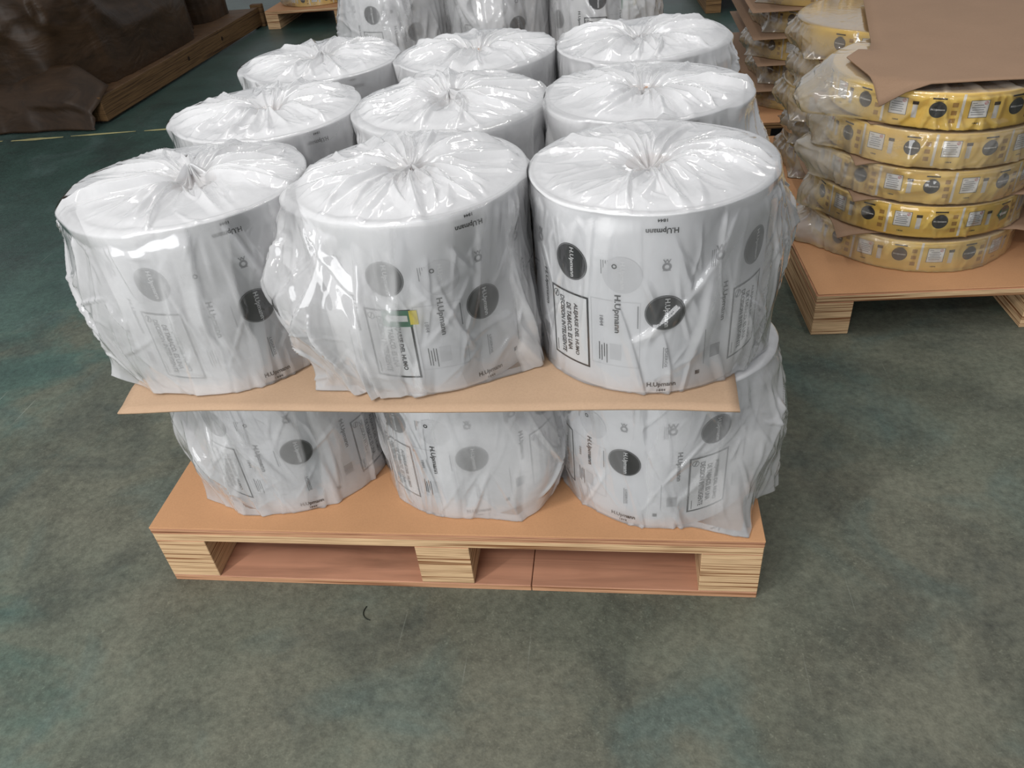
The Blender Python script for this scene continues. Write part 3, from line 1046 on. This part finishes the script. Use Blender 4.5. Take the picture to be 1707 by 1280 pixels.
def coil(loc, label, base, bag_me, reps, group, film_m='film_warm', arrow=None):
    t = empty('wrapped_coil', loc)
    tag(t, label, 'coil', group)
    b = link('label_coil', CBODY, None, t)
    link('core', CCORE, None, t)
    for k in reps:
        a = base + k * PC
        for nm, me, da, dz in (('black_seal', C_SEAL, 0, 0.047), ('warning_panel', C_WARN, 18.6, 0.049)) + tuple((n_, m__, 0, 0) for n_, m__ in C_LET):
            o = link(nm, me, None, b)
            o.location.z = dz
            o.rotation_euler.z = R_(a + da)
    if arrow:
        o = link('arrow_sticker', C_ARROW, None, b)
        o.location.z = arrow[1]
        o.rotation_euler.z = R_(arrow[0])
        o['label'] = 'green arrow sticker'
    link('film_bag', bag_me, M[film_m], t)
    return t


stringer_pallet((0.872, 0.905, 0), R_(2.5), 'plywood pallet on runners carrying the stack of yellow coils at right')
ZC = [0.131, 0.2325, 0.330, 0.4275, 0.5255]
coil_bag = []
for k in range(5):
    lo = [[(-178, 19, 0.070, 0.75, 0.6), (-90, 40, 0.006, 0.6, 0.6)],
          [(-180, 18, 0.045, 0.6, 0.6)],
          [(-178, 18, 0.070, 0.3, 0.6), (-80, 25, 0.008, 0.5, 0.5)],
          [(-178, 18, 0.050, 0.5, 0.7), (-95, 50, 0.008, 0.6, 0.6)],
          [(-176, 24, 0.085, 0.6, 0.7), (-158, 12, 0.02, 0.7, 0.5)]][k]
    coil_bag.append(bag_mesh(RC, HC, 301 + 17 * k, nt=420, ns=46, ntop=16, lobes=lo, corners=[(-178 + 3 * k, 14, 0.03)], haze=[0.36, 0.28, 0.40, 0.42, 0.24][k], top_haze=0.5,
                             clear=[[(-120, -50, 0.24)], [(-132, -50, 0.05)], [(-125, -50, 0.22)], [(-122, -60, 0.26)], [(-122, -50, 0.03)]][k], fold=0.75, puff=0.002, dip=0.02, hole=0.06, off=0.0025, cap=0.001 if k < 4 else 0.008))
cbase = [-110.3, -94.1, -102.7, -116.3, -108.5]
cl = ['bottom', 'second from the bottom', 'third from the bottom', 'fourth from the bottom', 'topmost']
CCX, CCY = 1.203, 1.295
for k in range(5):
    coil((CCX, CCY, ZC[k]), 'yellow printed coil in clear film, %s of the front right stack' % cl[k], cbase[k], coil_bag[k], (-2, -1, 0, 1), 'yellow coils in the front right stack', 'film_warm', (-57.5, 0.045) if k == 1 else None)

# slip sheets under each coil layer, one plain card each
for k in range(4):
    z = ZC[k + 1] - 0.0075
    xa, ya = [(0.945, 1.070), (0.972, 1.075), (0.962, 1.085), (0.985, 1.105)][k]
    nx, ny = 24, 40
    gx = np.linspace(xa, 1.76, nx)
    gy = np.linspace(ya, 2.08, ny)
    X, Y = np.meshgrid(gx, gy)
    dc = np.minimum(np.hypot(X - CCX, Y - CCY), np.hypot(X - CCX, Y - 1.868))
    Zq = z - 0.016 * sst(0.295, 0.36, dc)
    me = grid_mesh('cardboard_sheet', np.stack([X + 0.03 * (Y - ya) * [0, -.3, .3, -.5][k], Y, Zq], -1), False)
    o = link('cardboard_sheet', me, M['card_dk'])
    md = o.modifiers.new('thick', 'SOLIDIFY')
    md.thickness = 0.003
    md.offset = -1
    tag(o, 'brown cardboard sheet under the %s coil of the front right stack' % ['second', 'third', 'fourth', 'fifth'][k], 'cardboard', 'sheets between the yellow coils')

# large sheet lying on top of the stack, near corner drooping, left edge torn
poly = [(0.980, 1.045), (0.955, 1.310), (1.000, 1.375), (1.025, 1.365), (1.045, 1.42), (1.16, 2.00), (1.80, 2.08), (1.80, 1.02)]
bm = bmesh.new()
bm.faces.new([bm.verts.new((x, y, 0)) for x, y in poly])
bmesh.ops.triangulate(bm, faces=list(bm.faces))
bmesh.ops.subdivide_edges(bm, edges=list(bm.edges), cuts=14, use_grid_fill=True)
for v in bm.verts:
    x, y = v.co.x, v.co.y
    v.co.z = 0.634 - 0.052 * float(sst(0.275, 0.345, np.array(math.hypot(x - CCX, y - CCY)))) * float(sst(1.35, 1.15, np.array(y))) + 0.003 * math.sin(x * 6)
me = bpy.data.meshes.new('cardboard_sheet')
bm.to_mesh(me)
bm.free()
me.polygons.foreach_set('use_smooth', [True] * len(me.polygons))
o = link('cardboard_sheet', me, M['card_dk'])
md = o.modifiers.new('thick', 'SOLIDIFY')
md.thickness = 0.003
md.offset = 1
tag(o, 'large plain brown cardboard sheet lying on top of the yellow coils', 'cardboard')

# second stack on the same pallet
back_bag = [bag_mesh(RC, HC, 401 + 11 * k, nt=300, ns=30, ntop=14, lobes=[(-170, 26, 0.022, 0.5, 0.6), (-140, 16, 0.016, 0.7, 0.5), (165, 16, 0.018, 0.7, 0.5)], corners=[(-150 - 10 * k, 16, 0.045)], haze=0.42, top_haze=0.6,
                     fold=1.1, puff=0.004, hole=0.06, cap=0.001) for k in range(2)]
for k in range(5):
    coil((CCX + 0.02 + [0, .015, -.02, .01, .0][k], 1.868, ZC[k]), 'yellow coil in dusty film, %s of the rear right stack' % cl[k], -150 + 13 * k, back_bag[k % 2], (-1, 0, 1), 'yellow coils in the rear right stack', 'film_warm' if k == 4 else 'film_dull')

# third stack on another pallet farther back
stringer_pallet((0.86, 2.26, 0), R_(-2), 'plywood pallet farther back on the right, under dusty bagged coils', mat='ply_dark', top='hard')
for k in range(6):
    z = 0.131 + k * 0.100
    coil((1.20 + 0.02 * math.sin(k * 2.3), 2.62, z), 'dusty bagged coil on the farther right pallet, number %s from the deck' % ['one', 'two', 'three', 'four', 'five', 'six'][k], -160 + 9 * k, back_bag[(k + 1) % 2], (-1, 0), 'dusty coils on the farther right pallet', 'film_dull')
    if k < 5:
        o = link('cardboard_sheet', box_me('cardboard_sheet', 0.875 + 0.02 * math.sin(k * 1.7), 1.74, 2.34, 3.3, z + HC + 0.0088, z + HC + 0.0108, 0), M['card_dk'])
        tag(o, 'brown cardboard sheet over dusty coil %s on the farther right pallet' % ['one', 'two', 'three', 'four', 'five'][k], 'cardboard', 'sheets between the dusty coils')

# ------------------------------------------------------------------ dark wrapped load at the left
LP = empty('long_pallet', (-2.50, 3.12, 0), R_(-2.0))
tag(LP, 'long low wooden pallet under the dark brown wrapped load', 'pallet')
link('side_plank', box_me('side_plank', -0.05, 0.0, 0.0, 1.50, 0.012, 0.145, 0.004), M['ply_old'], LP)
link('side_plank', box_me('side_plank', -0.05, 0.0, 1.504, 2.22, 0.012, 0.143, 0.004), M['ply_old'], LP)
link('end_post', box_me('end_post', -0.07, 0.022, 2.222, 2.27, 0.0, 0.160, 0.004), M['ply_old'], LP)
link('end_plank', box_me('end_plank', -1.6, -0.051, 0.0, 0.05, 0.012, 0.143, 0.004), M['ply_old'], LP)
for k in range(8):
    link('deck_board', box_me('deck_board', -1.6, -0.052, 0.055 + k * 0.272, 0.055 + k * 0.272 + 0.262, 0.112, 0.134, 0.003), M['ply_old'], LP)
for yy in (1.02, 1.53):
    bm = bmesh.new()
    bmesh.ops.create_circle(bm, cap_ends=True, radius=0.014, segments=14)
    me = bpy.data.meshes.new('knot')
    bm.to_mesh(me)
    bm.free()
    o = link('knot', me, M['screw'], LP)
    o.location = (0.0012, yy, 0.08)
    o.rotation_euler = (0, R_(90), 0)


def bundle(name, loc, rz, sx, sy, sz, seed, mat, label, cat, rough=1.0, power=4.0):
    rng = np.random.default_rng(seed)
    nz = Noise(rng)
    n, nr = 160, 70
    th = np.linspace(0, 2 * np.pi, n, endpoint=False)
    v = np.linspace(0, 1, nr)
    TH, V = np.meshgrid(th, v)
    ph = V * math.pi / 2
    e = 2 / power
    cs = lambda a: np.sign(np.cos(a)) * np.abs(np.cos(a)) ** e
    sn = lambda a: np.sign(np.sin(a)) * np.abs(np.sin(a)) ** e
    rr = np.cos(ph) ** (e * 0.7)
    u = TH / (2 * np.pi)
    w = 1 + rough * (0.05 * (nz(u, V, 9, 4) - 0.5) + 0.05 * (nz.ridge(u + 0.1 * V, V, 26, 5) ** 2 - 0.3) + 0.015 * nz.ridge(u, V, 60, 14))
    x = sx * cs(TH) * rr * w
    y = sy * sn(TH) * rr * w
    z = sz * np.sin(ph) ** (e * 0.9) * (1 + rough * 0.10 * (nz(u, V, 8, 3) - 0.5))
    me = grid_mesh(name, np.stack([x, y, z], -1))
    o = link(name, me, M[mat])
    o.location = loc
    o.rotation_euler.z = rz
    tag(o, label, cat)
    return o


BUN = bundle('wrapped_bundle', (-3.32, 4.0, 0.135), R_(-2), 0.74, 0.86, 0.75, 5, 'tarp', 'large bulging load wrapped in dark brown plastic on the long pallet', 'bundle')
bundle('wrapped_bundle', (-3.05, 5.12, 0.135), R_(-2), 0.42, 0.26, 0.60, 9, 'tarp', 'smaller greyish brown wrapped bundle at far end of the long pallet', 'bundle', 0.7, 3.2)

rng = np.random.default_rng(66)
nzf = Noise(rng)
U, V = np.meshgrid(np.linspace(0, 1, 60), np.linspace(0, 1, 26))
wv = nzf.ridge(U * 0.98, V, 14, 3) * 0.02 + nzf(U * 0.98, V, 7, 3) * 0.03
yy = np.where(V < 0.4, 0.10 - 0.15 * V / 0.4, -0.05 - 0.035 * (V - 0.4) / 0.6) - wv * (0.3 + V)
zz = np.where(V < 0.4, 0.30 - 0.14 * V / 0.4, 0.16 - 0.152 * (V - 0.4) / 0.6) + 0.012 * nzf(U * .98, V, 9, 3) * (1 - V)
zz = np.maximum(zz, 0.004)
me = grid_mesh('wrap_flap', np.stack([-1.55 + (1.56 - 0.02 * V + 0.05 * nzf(V * .9, V * 0, 5, 1)) * U, yy, np.where(U > 0.9, np.maximum(zz - 0.12 * (U - 0.9) / 0.1 * (1 - V), 0.004), zz)], -1), False)
o = link('wrap_flap', me, M['tarp'])
md = o.modifiers.new('thick', 'SOLIDIFY')
md.thickness = 0.003
o.parent = BUN
o.location = (0.82, -0.85, -0.135)

# ------------------------------------------------------------------ pallets far behind
stringer_pallet((-2.33, 5.22, 0), R_(-1), 'plywood pallet with yellow coils standing at the far end of the aisle', mat='ply')
far_bag = bag_mesh(RC, HC, 777, nt=160, ns=20, ntop=8, lobes=[(-150, 30, 0.03, 0.5, 0.5)], haze=0.35, hole=0.06, cap=0.003)
for k in range(2):
    for j in range(2):
        coil((-1.98 + 0.585 * k, 5.55, 0.131 + 0.1 * j), 'yellow bagged coil on the far aisle pallet, %s %s' % (('left', 'right')[k], ('resting on the deck', 'lying on the lower coil')[j]), -100 + 20 * j, far_bag, (-1, 0, 1), 'yellow coils on the far aisle pallet')
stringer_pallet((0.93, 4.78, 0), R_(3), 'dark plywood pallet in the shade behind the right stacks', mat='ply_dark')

# thread on the floor in front of the pallet
pts = [(-0.165, -0.052), (-0.168, -0.062), (-0.166, -0.073), (-0.158, -0.081), (-0.150, -0.084)]
cu = bpy.data.curves.new('thread', 'CURVE')
cu.dimensions = '3D'
sp = cu.splines.new('BEZIER')
sp.bezier_points.add(len(pts) - 1)
for b, (x, y) in zip(sp.bezier_points, pts):
    b.co = (x, y, 0.0012)
    b.handle_left_type = b.handle_right_type = 'AUTO'
cu.bevel_depth = 0.0011
cu.bevel_resolution = 1
cu.materials.append(M['thread'])
tmp = bpy.data.objects.new('thread', cu)
COL.objects.link(tmp)
me = bpy.data.meshes.new_from_object(tmp.evaluated_get(bpy.context.evaluated_depsgraph_get()))
bpy.data.objects.remove(tmp)
o = link('thread', me, M['thread'])
tag(o, 'small dark curled thread on the floor before the front pallet', 'thread')
